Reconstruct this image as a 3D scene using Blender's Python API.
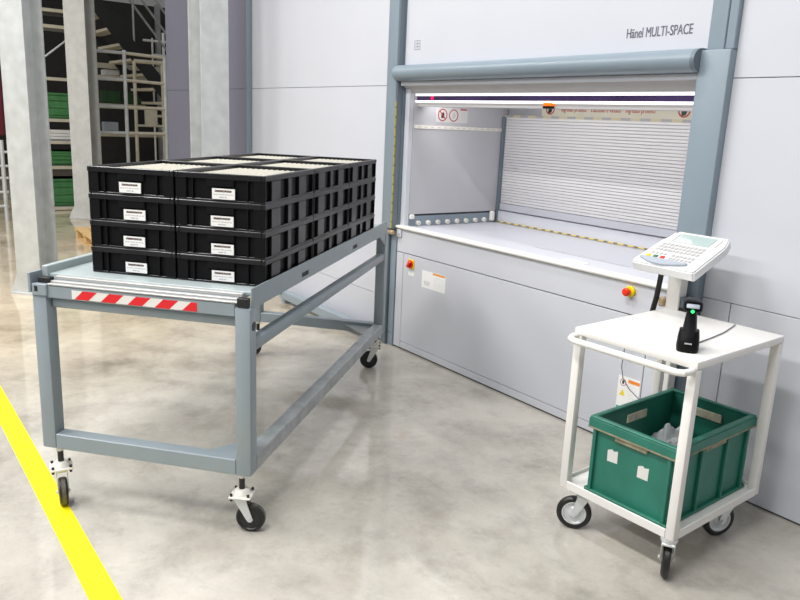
import bpy, bmesh, math, random
from mathutils import Vector, Matrix
random.seed(7)
for o in list(bpy.data.objects): bpy.data.objects.remove(o)
S = bpy.context.scene
COL = S.collection
PI = math.pi

# ---------------------------------------------------------------- camera
PITCH, ROLL, YAW = 0.2338, 0.0441, 0.9287
FPX = 744.87
CAM = Vector((4.55, -3.3534, 1.7202))
_h = Vector((-math.sin(YAW), math.cos(YAW), 0))
FWD = _h*math.cos(PITCH) + Vector((0, 0, -math.sin(PITCH)))
_r0 = FWD.cross(Vector((0, 0, 1))).normalized()
_u0 = _r0.cross(FWD)
RIGHT = _r0*math.cos(ROLL) + _u0*math.sin(ROLL)
UP = -_r0*math.sin(ROLL) + _u0*math.cos(ROLL)
cd = bpy.data.cameras.new('camera'); cam = bpy.data.objects.new('camera', cd); COL.objects.link(cam)
cd.sensor_fit = 'HORIZONTAL'; cd.sensor_width = 36; cd.lens = FPX/800*36; cd.clip_end = 200
m = Matrix((RIGHT, UP, -FWD)).transposed().to_4x4(); m.translation = CAM
cam.matrix_world = m
S.camera = cam
def at_x(u, v, x):      # the point of the plane X = x seen at pixel (u, v)
    r = FWD + RIGHT*((u-400)/FPX) - UP*((v-300)/FPX)
    return CAM + r*((x-CAM.x)/r.x)

# ---------------------------------------------------------------- world, lamps, exposure
w = bpy.data.worlds.new('world'); S.world = w; w.use_nodes = True
bg = w.node_tree.nodes['Background']; bg.inputs[0].default_value = (0.93, 0.96, 1.0, 1); bg.inputs[1].default_value = 0.24
def area(name, loc, sx, sy, power, col=(1, 1, 1), rot=(0, 0, 0)):
    l = bpy.data.lights.new(name, 'AREA'); l.shape = 'RECTANGLE'; l.size = sx; l.size_y = sy
    l.energy = power; l.color = col
    o = bpy.data.objects.new(name, l); COL.objects.link(o); o.location = loc; o.rotation_euler = rot
    return o
# hall luminaires: rows of long ceiling lamps
for lx in (-4.6, -0.5, 3.6):
    for ly in (-4.6, -8.2):
        area('ceiling_lamp', (lx, ly, 6.2), 2.4, 0.35, 215, (1, 0.985, 0.96))
area('ceiling_lamp', (1.5, -1.6, 6.2), 2.4, 0.35, 110, (1, 0.985, 0.96))
area('ceiling_lamp', (-10.5, -4.5, 6.5), 3.0, 0.5, 130, (1, 0.95, 0.85))
area('bay_lamp', (1.2, 0.20, 1.90), 2.2, 0.08, 6.5, (1, 0.98, 0.97), (math.radians(40), 0, 0))
S.view_settings.view_transform = 'Standard'; S.view_settings.look = 'None'
S.view_settings.exposure = 0.18; S.view_settings.gamma = 1; S.view_settings.use_curve_mapping = False

# ---------------------------------------------------------------- materials
def mat(name, col, rough=0.5, metal=0.0, var=0.06, scale=8.0, bump=0.0, spec=0.5, emit=0.0, stretch=None, rvar=0.0):
    m = bpy.data.materials.new(name); m.use_nodes = True
    nt = m.node_tree; b = nt.nodes['Principled BSDF']
    b.inputs['Metallic'].default_value = metal; b.inputs['Roughness'].default_value = rough
    b.inputs['Specular IOR Level'].default_value = spec
    tc = nt.nodes.new('ShaderNodeTexCoord'); n = nt.nodes.new('ShaderNodeTexNoise')
    n.inputs['Scale'].default_value = scale; n.inputs['Detail'].default_value = 5
    src = tc.outputs['Object']
    if stretch:
        mp = nt.nodes.new('ShaderNodeMapping'); mp.inputs['Scale'].default_value = stretch
        nt.links.new(src, mp.inputs['Vector']); src = mp.outputs['Vector']
    nt.links.new(src, n.inputs['Vector'])
    r = nt.nodes.new('ShaderNodeValToRGB')
    r.color_ramp.elements[0].position = 0.3; r.color_ramp.elements[1].position = 0.7
    r.color_ramp.elements[0].color = [c*(1-var) for c in col[:3]]+[1]
    r.color_ramp.elements[1].color = [min(1, c*(1+var)) for c in col[:3]]+[1]
    nt.links.new(n.outputs['Fac'], r.inputs['Fac']); nt.links.new(r.outputs['Color'], b.inputs['Base Color'])
    if rvar:
        mr = nt.nodes.new('ShaderNodeMapRange'); mr.inputs['To Min'].default_value = max(0, rough-rvar); mr.inputs['To Max'].default_value = rough+rvar
        nt.links.new(n.outputs['Fac'], mr.inputs['Value']); nt.links.new(mr.outputs['Result'], b.inputs['Roughness'])
    if bump:
        bp = nt.nodes.new('ShaderNodeBump'); bp.inputs['Strength'].default_value = bump; bp.inputs['Distance'].default_value = 0.01
        nt.links.new(n.outputs['Fac'], bp.inputs['Height']); nt.links.new(bp.outputs['Normal'], b.inputs['Normal'])
    if emit:
        nt.links.new(r.outputs['Color'], b.inputs['Emission Color']); b.inputs['Emission Strength'].default_value = emit
    return m

def floor_mat():
    m = bpy.data.materials.new('polished_concrete'); m.use_nodes = True
    nt = m.node_tree; b = nt.nodes['Principled BSDF']; L = nt.links.new
    tc = nt.nodes.new('ShaderNodeTexCoord')
    def noise(sc, det, rg=0.5, dist=0.0):
        n = nt.nodes.new('ShaderNodeTexNoise'); n.inputs['Scale'].default_value = sc; n.inputs['Detail'].default_value = det
        n.inputs['Roughness'].default_value = rg; n.inputs['Distortion'].default_value = dist
        L(tc.outputs['Object'], n.inputs['Vector']); return n.outputs['Fac']
    def ramp(f, stops):
        r = nt.nodes.new('ShaderNodeValToRGB'); e = r.color_ramp.elements
        while len(e) < len(stops): e.new(0.5)
        for k, (p, c) in enumerate(stops): e[k].position = p; e[k].color = (*c, 1)
        L(f, r.inputs['Fac']); return r.outputs['Color']
    def mix(a, b_, fac, mode='MULTIPLY'):
        x = nt.nodes.new('ShaderNodeMix'); x.data_type = 'RGBA'; x.blend_type = mode; x.inputs[0].default_value = fac
        L(a, x.inputs[6]); L(b_, x.inputs[7]); return x.outputs[2]
    c1 = ramp(noise(1.0, 9, 0.66, 0.15), [(0.32, (0.265, 0.242, 0.21)), (0.46, (0.42, 0.395, 0.35)), (0.64, (0.54, 0.513, 0.463))])
    c2 = ramp(noise(4.2, 9, 0.7, 0.15), [(0.30, (0.74, 0.73, 0.72)), (0.52, (1, 1, 1)), (0.8, (1.0, 0.98, 0.94))])
    c3 = ramp(noise(45, 3, 0.6), [(0.25, (0.86, 0.86, 0.86)), (0.5, (1, 1, 1))])
    c4 = ramp(noise(11, 3, 0.4, 0.2), [(0.20, (0.35, 0.33, 0.3)), (0.245, (1, 1, 1))])
    c = mix(mix(mix(c1, c2, 0.9), c3, 0.5), c4, 0.8)
    # warm daylight further into the hall, painted into the concrete colour
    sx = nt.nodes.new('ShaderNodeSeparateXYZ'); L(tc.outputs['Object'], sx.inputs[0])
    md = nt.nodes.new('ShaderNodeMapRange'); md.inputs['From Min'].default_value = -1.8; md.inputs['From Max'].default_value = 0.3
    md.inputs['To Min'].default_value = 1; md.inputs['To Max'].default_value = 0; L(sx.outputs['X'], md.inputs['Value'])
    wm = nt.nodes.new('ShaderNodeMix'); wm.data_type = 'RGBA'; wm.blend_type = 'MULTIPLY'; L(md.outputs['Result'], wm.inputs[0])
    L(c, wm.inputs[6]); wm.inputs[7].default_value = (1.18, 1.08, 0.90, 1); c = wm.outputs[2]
    L(c, b.inputs['Base Color'])
    mr = nt.nodes.new('ShaderNodeMapRange'); mr.inputs['To Min'].default_value = 0.02; mr.inputs['To Max'].default_value = 0.13
    L(noise(2.5, 6), mr.inputs['Value']); L(mr.outputs['Result'], b.inputs['Roughness'])
    b.inputs['Specular IOR Level'].default_value = 0.6
    bp = nt.nodes.new('ShaderNodeBump'); bp.inputs['Strength'].default_value = 0.02; bp.inputs['Distance'].default_value = 0.01
    L(noise(6, 4), bp.inputs['Height']); L(bp.outputs['Normal'], b.inputs['Normal'])
    return m

def printed(name, rows, axis='X', base=(0.85, 0.85, 0.84)):
    """white sticker with lines of unreadable print; rows = (u0,u1,v0,v1,colour,density)"""
    m = bpy.data.materials.new(name); m.use_nodes = True
    nt = m.node_tree; b = nt.nodes['Principled BSDF']; L = nt.links.new
    b.inputs['Roughness'].default_value = 0.45
    tc = nt.nodes.new('ShaderNodeTexCoord'); sp = nt.nodes.new('ShaderNodeSeparateXYZ'); L(tc.outputs['Generated'], sp.inputs[0])
    u, v = sp.outputs[axis], sp.outputs['Z']
    def mth(op, a, b_):
        n = nt.nodes.new('ShaderNodeMath'); n.operation = op
        for k, x in enumerate((a, b_)):
            if isinstance(x, (int, float)): n.inputs[k].default_value = x
            else: L(x, n.inputs[k])
        return n.outputs[0]
    cur = None
    for (u0, u1, v0, v1, col, dens) in rows:
        f = mth('MULTIPLY', mth('MULTIPLY', mth('GREATER_THAN', u, u0), mth('LESS_THAN', u, u1)),
                mth('MULTIPLY', mth('GREATER_THAN', v, v0), mth('LESS_THAN', v, v1)))
        if dens < 1:
            n = nt.nodes.new('ShaderNodeTexNoise'); n.inputs['Scale'].default_value = 32; n.inputs['Detail'].default_value = 2
            L(tc.outputs['Generated'], n.inputs['Vector'])
            f = mth('MULTIPLY', f, mth('LESS_THAN', n.outputs['Fac'], 0.3+dens*0.35))
        x = nt.nodes.new('ShaderNodeMix'); x.data_type = 'RGBA'
        L(f, x.inputs[0]); x.inputs[7].default_value = (*col, 1)
        if cur is None: x.inputs[6].default_value = (*base, 1)
        else: L(cur, x.inputs[6])
        cur = x.outputs[2]
    L(cur, b.inputs['Base Color'])
    return m

def stripes(name, c1, c2, period, axis='X', duty=0.5):
    m = bpy.data.materials.new(name); m.use_nodes = True
    nt = m.node_tree; b = nt.nodes['Principled BSDF']; L = nt.links.new; b.inputs['Roughness'].default_value = 0.5
    tc = nt.nodes.new('ShaderNodeTexCoord'); sp = nt.nodes.new('ShaderNodeSeparateXYZ'); L(tc.outputs['Object'], sp.inputs[0])
    a = nt.nodes.new('ShaderNodeMath'); a.operation = 'DIVIDE'; L(sp.outputs[axis], a.inputs[0]); a.inputs[1].default_value = period
    f = nt.nodes.new('ShaderNodeMath'); f.operation = 'FRACT'; L(a.outputs[0], f.inputs[0])
    g = nt.nodes.new('ShaderNodeMath'); g.operation = 'LESS_THAN'; L(f.outputs[0], g.inputs[0]); g.inputs[1].default_value = duty
    x = nt.nodes.new('ShaderNodeMix'); x.data_type = 'RGBA'; L(g.outputs[0], x.inputs[0])
    x.inputs[6].default_value = (*c1, 1); x.inputs[7].default_value = (*c2, 1); L(x.outputs[2], b.inputs['Base Color'])
    return m

M = {}
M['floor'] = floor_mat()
M['panel'] = mat('white_powder_coat', (0.575, 0.59, 0.645), 0.33, var=0.015, scale=2)
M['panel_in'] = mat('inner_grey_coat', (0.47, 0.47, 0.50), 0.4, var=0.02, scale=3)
M['panel_dark'] = mat('dim_grey_coat', (0.17, 0.17, 0.22), 0.35, var=0.03, scale=2)  # darker grey than the white casing beside it
M['joint'] = mat('joint_shadow_gap', (0.10, 0.10, 0.11), 0.8)
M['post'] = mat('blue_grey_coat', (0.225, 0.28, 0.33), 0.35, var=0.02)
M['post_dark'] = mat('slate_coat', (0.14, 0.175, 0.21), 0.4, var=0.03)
M['lintel'] = mat('brushed_grey', (0.46, 0.45, 0.46), 0.4, metal=0.0, var=0.03, scale=30, stretch=(0.1, 1, 1))
M['cart'] = mat('cart_grey_paint', (0.27, 0.32, 0.355), 0.33, var=0.03, scale=10)
M['cart_tray'] = mat('tray_sheet', (0.40, 0.46, 0.47), 0.3, var=0.03)
M['alu'] = mat('aluminium_track', (0.50, 0.50, 0.49), 0.35, metal=0.3, var=0.05, scale=20, stretch=(0.1, 1, 1))
M['worn'] = mat('worn_rail_paint', (0.36, 0.385, 0.40), 0.4, var=0.18, scale=14)
M['zinc'] = mat('zinc_plated', (0.72, 0.75, 0.76), 0.3, metal=0.4, var=0.06, scale=30)
M['galv'] = mat('galvanised_steel', (0.56, 0.58, 0.58), 0.5, metal=0.35, var=0.10, scale=9, rvar=0.1)
M['galv_dark'] = mat('galvanised_shaded', (0.30, 0.31, 0.31), 0.5, metal=0.35, var=0.15, scale=9)  # shaded copy of the galvanised steel for dim background parts
M['conc'] = mat('pale_column_coat', (0.52, 0.52, 0.50), 0.6, var=0.10, scale=7)
M['black'] = mat('black_plastic', (0.005, 0.005, 0.006), 0.45, var=0.2, scale=14, spec=0.16)
M['black_rib'] = mat('black_plastic_satin', (0.010, 0.010, 0.012), 0.30, var=0.2, scale=14, spec=0.42)
M['rubber'] = mat('black_rubber', (0.012, 0.012, 0.012), 0.38, var=0.2)
M['tread'] = mat('worn_tread', (0.10, 0.085, 0.07), 0.5, var=0.5, scale=40)
M['white'] = mat('white_enamel', (0.80, 0.785, 0.755), 0.35, var=0.015)
M['cream'] = mat('cream_plastic', (0.78, 0.75, 0.69), 0.45, var=0.05, scale=30)
M['terminal'] = mat('light_grey_abs', (0.74, 0.745, 0.76), 0.35, var=0.01)
M['key'] = mat('grey_keys', (0.50, 0.49, 0.48), 0.5)
M['pad'] = mat('pad_grey', (0.38, 0.42, 0.48), 0.4)
M['screen'] = mat('lcd_glass', (0.42, 0.52, 0.51), 0.12, var=0.1, scale=4)
M['green'] = mat('green_polypropylene', (0.018, 0.165, 0.115), 0.42, var=0.12, scale=9)
M['grime'] = mat('brown_grime', (0.26, 0.24, 0.16), 0.7, var=0.25, scale=30)
M['card'] = mat('beige_label_card', (0.62, 0.57, 0.44), 0.7, var=0.2, scale=25)
M['red'] = mat('red_vinyl', (0.75, 0.012, 0.02), 0.4, var=0.03)
M['red_btn'] = mat('red_button', (0.80, 0.03, 0.01), 0.3, var=0.03)
M['yel'] = mat('yellow_plastic', (0.85, 0.66, 0.0), 0.4, var=0.03)
M['line'] = mat('yellow_floor_paint', (0.88, 0.75, 0.0), 0.5, var=0.03, scale=12)
M['darkred'] = mat('sign_red', (0.36, 0.03, 0.03), 0.5)
M['ink'] = mat('sign_black', (0.01, 0.01, 0.01), 0.5)
M['ink_grey'] = mat('lettering_grey', (0.20, 0.20, 0.25), 0.5)
M['sign'] = mat('sign_white', (0.70, 0.69, 0.67), 0.5, var=0.03)
M['banner'] = mat('banner_cream', (0.58, 0.55, 0.45), 0.6, var=0.05)
M['orange'] = mat('orange_lens', (0.9, 0.16, 0.0), 0.3, emit=0.5)
M['led_red'] = mat('red_led', (1.0, 0.0, 0.05), 0.3, emit=3.0)
M['led_green'] = mat('green_led', (0.02, 1.0, 0.12), 0.3, emit=4.0)
M['lamp'] = mat('led_tube', (1.0, 0.99, 0.97), 0.4, var=0.0, emit=1.1)
M['purple'] = mat('violet_curtain_glass', (0.05, 0.03, 0.10), 0.15, var=0.5, scale=2)
M['slat'] = mat('shutter_slat', (0.74, 0.73, 0.74), 0.35, var=0.02)
M['brass'] = mat('brass_pin', (0.55, 0.42, 0.26), 0.35, metal=0.6, var=0.15, scale=40)
M['wood'] = mat('pale_pine', (0.62, 0.41, 0.18), 0.6, var=0.15, scale=5, stretch=(8, 1, 1))
M['egreen'] = mat('container_green', (0.05, 0.19, 0.06), 0.5, var=0.15)
M['dgreen'] = mat('dark_green_paint', (0.02, 0.07, 0.025), 0.6, var=0.2)
M['cups'] = mat('ivory_plastic', (0.56, 0.54, 0.47), 0.5, var=0.05, scale=30)
M['hall'] = mat('hall_cladding_dark', (0.02, 0.019, 0.017), 0.7, var=0.2)  # near black: dimness of the hall's depth painted into the colour
M['hall_light'] = mat('hall_cladding_light', (0.60, 0.60, 0.60), 0.7, var=0.05)
M['blacksteel'] = mat('black_stair_steel', (0.008, 0.008, 0.008), 0.6)
M['beige'] = mat('beige_beam_paint', (0.50, 0.46, 0.36), 0.5, var=0.1)
M['redcloth'] = mat('dark_red_tarp', (0.12, 0.008, 0.02), 0.7)
M['cable'] = mat('grey_cable', (0.16, 0.16, 0.17), 0.5)
def bag_mat():
    m = mat('clear_film', (0.72, 0.75, 0.78), 0.22, var=0.08, scale=20)
    b = m.node_tree.nodes['Principled BSDF']; b.inputs['Transmission Weight'].default_value = 0.25
    return m
M['bag'] = bag_mat()
M['dash'] = stripes('yellow_grey_dashes', (0.36, 0.36, 0.37), (0.55, 0.50, 0.33), 0.16)
M['rope'] = stripes('yellow_black_rope', (0.70, 0.54, 0.12), (0.16, 0.14, 0.10), 0.085, duty=0.42)
M['vstrip'] = stripes('yellow_black_tape', (0.40, 0.33, 0.02), (0.20, 0.17, 0.03), 0.07, axis='Z', duty=0.2)
GR = (0.12, 0.12, 0.12)
M['crate_label'] = printed('crate_label_print', [(0.12, 0.86, 0.66, 0.86, (0.10, 0.06, 0.05), 0.86), (0.07, 0.93, 0.38, 0.50, (0.25, 0.25, 0.25), 0.5), (0.32, 0.66, 0.12, 0.26, (0.25, 0.25, 0.3), 0.55)])
M['notice'] = printed('notice_print', [(0.46, 0.98, 0.88, 0.99, (0.85, 0.32, 0.02), 1), (0.5, 0.95, 0.12, 0.8, (0.55, 0.55, 0.56), 0.3), (0.1, 0.35, 0.15, 0.4, (0.5, 0.48, 0.5), 0.6)])
M['notice2'] = printed('notice_tall_print', [(0.46, 0.98, 0.88, 0.955, (0.85, 0.25, 0.03), 1), (0.5, 0.95, 0.4, 0.84, (0.6, 0.6, 0.6), 0.25), (0.02, 0.98, 0.26, 0.31, (0.02, 0.38, 0.28), 1)])
M['notice3'] = printed('notice_side_print', [(0.76, 0.98, 0.88, 0.98, (0.36, 0.03, 0.03), 1), (0.8, 0.96, 0.15, 0.75, (0.5, 0.48, 0.48), 0.35)], axis='Y', base=(0.62, 0.61, 0.6))
M['tag'] = printed('small_tag_print', [(0.1, 0.9, 0.75, 0.9, (0.1, 0.45, 0.35), 0.6)])

# ---------------------------------------------------------------- mesh helpers
class MB:
    def __init__(s): s.b = bmesh.new()
    def box(s, x0, x1, y0, y1, z0, z1, bev=0.0, seg=1, mtx=None):
        r = bmesh.ops.create_cube(s.b, size=1.0); v = r['verts']
        for q in v: q.co = Vector(((x0+x1)/2+q.co.x*(x1-x0), (y0+y1)/2+q.co.y*(y1-y0), (z0+z1)/2+q.co.z*(z1-z0)))
        if bev:
            e = list({e for q in v for e in q.link_edges})
            r = bmesh.ops.bevel(s.b, geom=e, offset=bev, segments=seg, affect='EDGES', profile=0.5)
            v = list({q for f in r['faces'] for q in f.verts} | {q for q in v if q.is_valid})
        if mtx is not None:
            for q in v: q.co = mtx @ q.co
        return s
    def cyl(s, p0, p1, r0, r1=None, seg=16):
        r1 = r0 if r1 is None else r1
        p0, p1 = Vector(p0), Vector(p1); d = (p1-p0).normalized()
        a = d.orthogonal().normalized(); c = d.cross(a)
        A = [s.b.verts.new(p0+(a*math.cos(t)+c*math.sin(t))*r0) for t in [2*PI*k/seg for k in range(seg)]]
        B = [s.b.verts.new(p1+(a*math.cos(t)+c*math.sin(t))*r1) for t in [2*PI*k/seg for k in range(seg)]]
        for k in range(seg): s.b.faces.new((A[k], A[(k+1) % seg], B[(k+1) % seg], B[k]))
        s.b.faces.new(A[::-1]); s.b.faces.new(B); return s
    def tube(s, pts, r, seg=10, closed=False):
        pts = [Vector(p) for p in pts]; rings = []; n = len(pts); a = None
        for k in range(n):
            d = (pts[min(k+1, n-1)]-pts[max(k-1, 0)]).normalized()
            a = d.orthogonal().normalized() if a is None else (a-d*a.dot(d)).normalized()
            c = d.cross(a)
            rings.append([s.b.verts.new(pts[k]+(a*math.cos(2*PI*j/seg)+c*math.sin(2*PI*j/seg))*r) for j in range(seg)])
        for k in range(n-1):
            for j in range(seg): s.b.faces.new((rings[k][j], rings[k][(j+1) % seg], rings[k+1][(j+1) % seg], rings[k+1][j]))
        s.b.faces.new(rings[0][::-1]); s.b.faces.new(rings[-1]); return s
    def prism(s, pts, vec):
        vec = Vector(vec); A = [s.b.verts.new(Vector(p)) for p in pts]; B = [s.b.verts.new(Vector(p)+vec) for p in pts]
        n = len(A); s.b.faces.new(A[::-1]); s.b.faces.new(B)
        for k in range(n): s.b.faces.new((A[k], A[(k+1) % n], B[(k+1) % n], B[k]))
        return s
    def lathe(s, prof, c, axis, seg=24, loop=False):
        """prof = (distance along axis, radius); closed at both ends when radius is 0 or capped"""
        c = Vector(c); d = Vector(axis).normalized(); a = d.orthogonal().normalized(); e = d.cross(a); rings = []
        for (h, r) in prof: rings.append([s.b.verts.new(c+d*h+(a*math.cos(2*PI*j/seg)+e*math.sin(2*PI*j/seg))*max(r, 1e-4)) for j in range(seg)])
        for k in range(len(rings)-1):
            for j in range(seg): s.b.faces.new((rings[k][j], rings[k][(j+1) % seg], rings[k+1][(j+1) % seg], rings[k+1][j]))
        if loop:
            for j in range(seg): s.b.faces.new((rings[-1][j], rings[-1][(j+1) % seg], rings[0][(j+1) % seg], rings[0][j]))
        else: s.b.faces.new(rings[0][::-1]); s.b.faces.new(rings[-1])
        return s
    def ring(s, c, r0, r1, t, axis, seg=28):
        """flat annulus of thickness t"""
        c = Vector(c); d = Vector(axis).normalized(); a = d.orthogonal().normalized(); e = d.cross(a); R = []
        for (h, r) in ((0, r0), (0, r1), (t, r1), (t, r0)):
            R.append([s.b.verts.new(c+d*h+(a*math.cos(2*PI*j/seg)+e*math.sin(2*PI*j/seg))*r) for j in range(seg)])
        for k in range(4):
            for j in range(seg): s.b.faces.new((R[k][j], R[k][(j+1) % seg], R[(k+1) % 4][(j+1) % seg], R[(k+1) % 4][j]))
        return s
    def mesh(s, name):
        bmesh.ops.recalc_face_normals(s.b, faces=s.b.faces[:])
        me = bpy.data.meshes.new(name); s.b.to_mesh(me); s.b.free()
        me.polygons.foreach_set('use_smooth', [True]*len(me.polygons)); me.set_sharp_from_angle(angle=math.radians(32))
        return me
    def build(s, name, mt, parent=None):
        me = s.mesh(name); me.materials.append(M[mt] if isinstance(mt, str) else mt)
        o = bpy.data.objects.new(name, me); COL.objects.link(o)
        if parent is not None: o.parent = parent
        return o
def tag(o, label=None, cat=None, group=None, kind=None):
    if label: o['label'] = label
    if cat: o['category'] = cat
    if group: o['group'] = group
    if kind: o['kind'] = kind
    return o
def thing(name, label, cat, loc=(0, 0, 0), rz=0.0, group=None):
    o = bpy.data.objects.new(name, None); o.empty_display_size = 0.1; COL.objects.link(o)
    o.location = loc; o.rotation_euler = (0, 0, rz)
    return tag(o, label, cat, group)
def group_struct(name, label, loc=(0, 0, 0)):
    o = bpy.data.objects.new(name, None); COL.objects.link(o); o.location = loc
    return tag(o, label, None, None, 'structure')
def copy_tree(o, parent=None):
    c = o.copy(); COL.objects.link(c); c.parent = parent
    for ch in [k for k in bpy.data.objects if k.parent == o]: copy_tree(ch, c)
    return c
def text_part(name, body, mt, parent, loc, size, rot, xs=1.0, depth=0.0008, align='LEFT', bold=0.0, fat=0.0):
    cu = bpy.data.curves.new(name, 'FONT'); cu.body = body; cu.size = size; cu.extrude = depth; cu.align_x = align; cu.offset = bold
    t = bpy.data.objects.new(name+'_src', cu); COL.objects.link(t)
    dg = bpy.context.evaluated_depsgraph_get(); me = bpy.data.meshes.new_from_object(t.evaluated_get(dg))
    bpy.data.objects.remove(t)
    if fat:
        b2 = bmesh.new(); b2.from_mesh(me); n0 = len(b2.verts); b2.from_mesh(me); b2.verts.ensure_lookup_table()
        for v in b2.verts[n0:]: v.co.x += fat
        b2.to_mesh(me); b2.free()
    me.materials.clear(); me.materials.append(M[mt])
    me.transform(Matrix.Translation(loc) @ rot.to_4x4() @ Matrix.Diagonal((xs, 1, 1, 1)))
    o = bpy.data.objects.new(name, me); COL.objects.link(o); o.parent = parent
    return o
ROT_FRONT = Matrix.Rotation(PI/2, 3, 'X')        # text reading along +X on a wall that faces -Y

# ================================================================ THE SETTING
ZW = at_x(150, 6, -19).z
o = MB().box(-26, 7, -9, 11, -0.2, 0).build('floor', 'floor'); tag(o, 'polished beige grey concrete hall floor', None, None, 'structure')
o = MB().box(-19.3, -19, -9, 11, 0, ZW).build('wall_back', 'hall'); tag(o, 'far wall of the hall with its dimness painted in', None, None, 'structure')
o = MB().box(-19.3, -19, -9, 11, ZW, 9).build('wall_back_upper', 'hall_light'); tag(o, 'pale upper cladding of the far hall wall', None, None, 'structure')
ZT = 4.2
def panel_wall(name, label, x0, x1, zs, mt, vs=(), y=0.0):
    """casing wall of flat sheets with open joints; zs = joint heights, vs = (x, z0, z1) extra upright joints"""
    g = group_struct(name, label)
    MB().box(x0, x1, y+0.012, y+0.06, 0, ZT).build('backing', 'joint', g)
    z = [0.0]+list(zs)+[ZT]
    for k in range(len(z)-1):
        xs = [x0]+[v for (v, a, b) in vs if a <= z[k]+0.01 and b >= z[k+1]-0.01]+[x1]
        for j in range(len(xs)-1):
            MB().box(xs[j]+(0.002 if j else 0), xs[j+1]-(0.002 if j < len(xs)-2 else 0), y, y+0.014, z[k]+(0.0018 if k else 0.012), z[k+1]-0.0018, 0.0015).build('panel', mt, g)
    return g
panel_wall('wall_left', 'white sheet metal casing left of the opening', -2.55, -0.147, (0.373, 1.985), 'panel')
panel_wall('wall_far_left', 'dark grey sheet metal casing behind the galvanised column', -5.0, -2.72, (0.373, 1.985), 'panel_dark', y=0.004)
panel_wall('wall_right', 'white sheet metal casing right of the opening', 2.56, 5.2, (0.946, 1.985), 'panel', vs=((2.71, 0, 0.946),))
g = group_struct('trim_1', 'blue grey upright between the casing walls')
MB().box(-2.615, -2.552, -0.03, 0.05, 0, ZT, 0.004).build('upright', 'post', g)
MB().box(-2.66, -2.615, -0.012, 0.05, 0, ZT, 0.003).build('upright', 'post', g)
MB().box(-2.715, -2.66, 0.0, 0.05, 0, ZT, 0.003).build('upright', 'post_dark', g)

# yellow floor line
o = MB().box(-9, 5.5, -2.805, -2.705, 0.0, 0.002).build('floor_line', 'line'); tag(o, 'wide bright yellow line painted on the concrete floor', 'floor marking')

# ================================================================ THE STORAGE MACHINE
W = 2.40
mc = thing('storage_lift', 'white and blue grey automated storage machine with open access bay and roller shutter', 'storage machine')
def P(name, mb, mt, parent=None, label=None):
    o = mb.build(name, mt, parent or mc)
    if label: o['label'] = label
    return o
# lower front
P('front_backing', MB().box(0.0, W, 0.016, 0.05, 0.0, 0.93), 'joint')
P('front_panel', MB().box(0.0, W, 0.0, 0.02, 0.762, 0.945, 0.002), 'panel', label='upper white front panel')
fp = P('front_panel', MB().box(0.088, 2.277, 0.0, 0.02, 0.066, 0.756, 0.002), 'panel', label='large white front panel')
P('front_panel', MB().box(0.0, 0.084, 0.0, 0.02, 0.012, 0.756, 0.002), 'panel')
P('front_panel', MB().box(2.282, W, 0.0, 0.02, 0.012, 0.756, 0.002), 'panel')
P('plinth', MB().box(0.088, 2.277, 0.001, 0.02, 0.012, 0.062, 0.002), 'panel')
P('counter_lip', MB().box(-0.01, W, -0.022, 0.055, 0.938, 0.962, 0.010, 3), 'white', label='rounded white lip of the counter')
tr = P('counter_tray', MB().box(0.03, W, 0.05, 1.02, 0.90, 0.952, 0.004), 'panel', label='pale sheet metal tray in the access bay')
P('tray_seam', MB().box(1.12, 1.9, 0.30, 0.303, 0.952, 0.9526), 'joint', tr)
P('loose_plate', MB().box(1.55, 1.72, 0.10, 0.16, 0.952, 0.9545), 'white', tr)
# left post
P('post', MB().box(-0.145, -0.022, -0.055, 0.06, 0.93, ZT, 0.006, 2), 'post', label='blue grey left post cover')
P('post_channel', MB().prism([(-0.024, -0.045, 0.93), (-0.012, -0.045, 0.93), (-0.012, 0.0, 0.93), (0.0, 0.0, 0.93), (0.0, 0.06, 0.93), (-0.024, 0.06, 0.93)], (0, 0, ZT-0.93)), 'post_dark')
P('warning_strip', MB().box(-0.023, -0.0145, -0.0535, -0.046, 0.94, 1.87), 'vstrip', label='thin yellow and black warning strip')
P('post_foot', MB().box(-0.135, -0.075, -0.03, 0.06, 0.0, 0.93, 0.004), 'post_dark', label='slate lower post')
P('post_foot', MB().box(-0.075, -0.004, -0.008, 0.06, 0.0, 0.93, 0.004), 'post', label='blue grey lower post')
P('post_step', MB().box(-0.076, -0.03, -0.0095, -0.007, 0.10, 0.104), 'joint')
# right post
P('post', MB().box(W, 2.56, -0.05, 0.06, 0.0, 2.112, 0.008, 2), 'post', label='broad blue grey right post cover')
P('post', MB().box(W+0.012, 2.50, -0.012, 0.06, 2.112, ZT, 0.004), 'post', label='upper right post')
P('post_channel', MB().box(2.50, 2.515, 0.01, 0.06, 2.112, ZT), 'post_dark')
P('post', MB().box(2.515, 2.56, -0.03, 0.06, 2.112, ZT, 0.004), 'post')
# header
hp = P('header_panel', MB().box(0.0, W+0.012, 0.0, 0.05, 2.03, ZT, 0.003), 'panel', label='large white header panel above the opening')
text_part('lettering', 'Hänel MULTI-SPACE', 'ink_grey', hp, Vector((1.930, -0.0005, 2.196)), 0.068, ROT_FRONT, xs=0.66, fat=0.0036)
em = MB()
for k in range(4): em.box(0.105, 0.172, -0.001, 0.001, 2.288-0.020*k-0.003, 2.288-0.020*k)
for k in range(3): em.box(0.105+0.0315*k, 0.1075+0.0315*k, -0.001, 0.001, 2.228, 2.288)
P('emblem', em, 'ink_grey', hp, 'small grey lattice emblem')
b_ = MB(); prof = []
for k in range(17):
    t = PI/2+PI*k/16
    prof.append((-0.012, -0.045+0.062*math.cos(t) if True else 0, 2.066+0.055*math.sin(t)))
prof = [(-0.012, 0.0, 2.121)]+prof+[(-0.012, 0.0, 2.011)]
b_.prism(prof, (2.402, 0, 0)); P('bumper_roll', b_, 'post', label='rounded blue grey bumper roll across the header')
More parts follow.
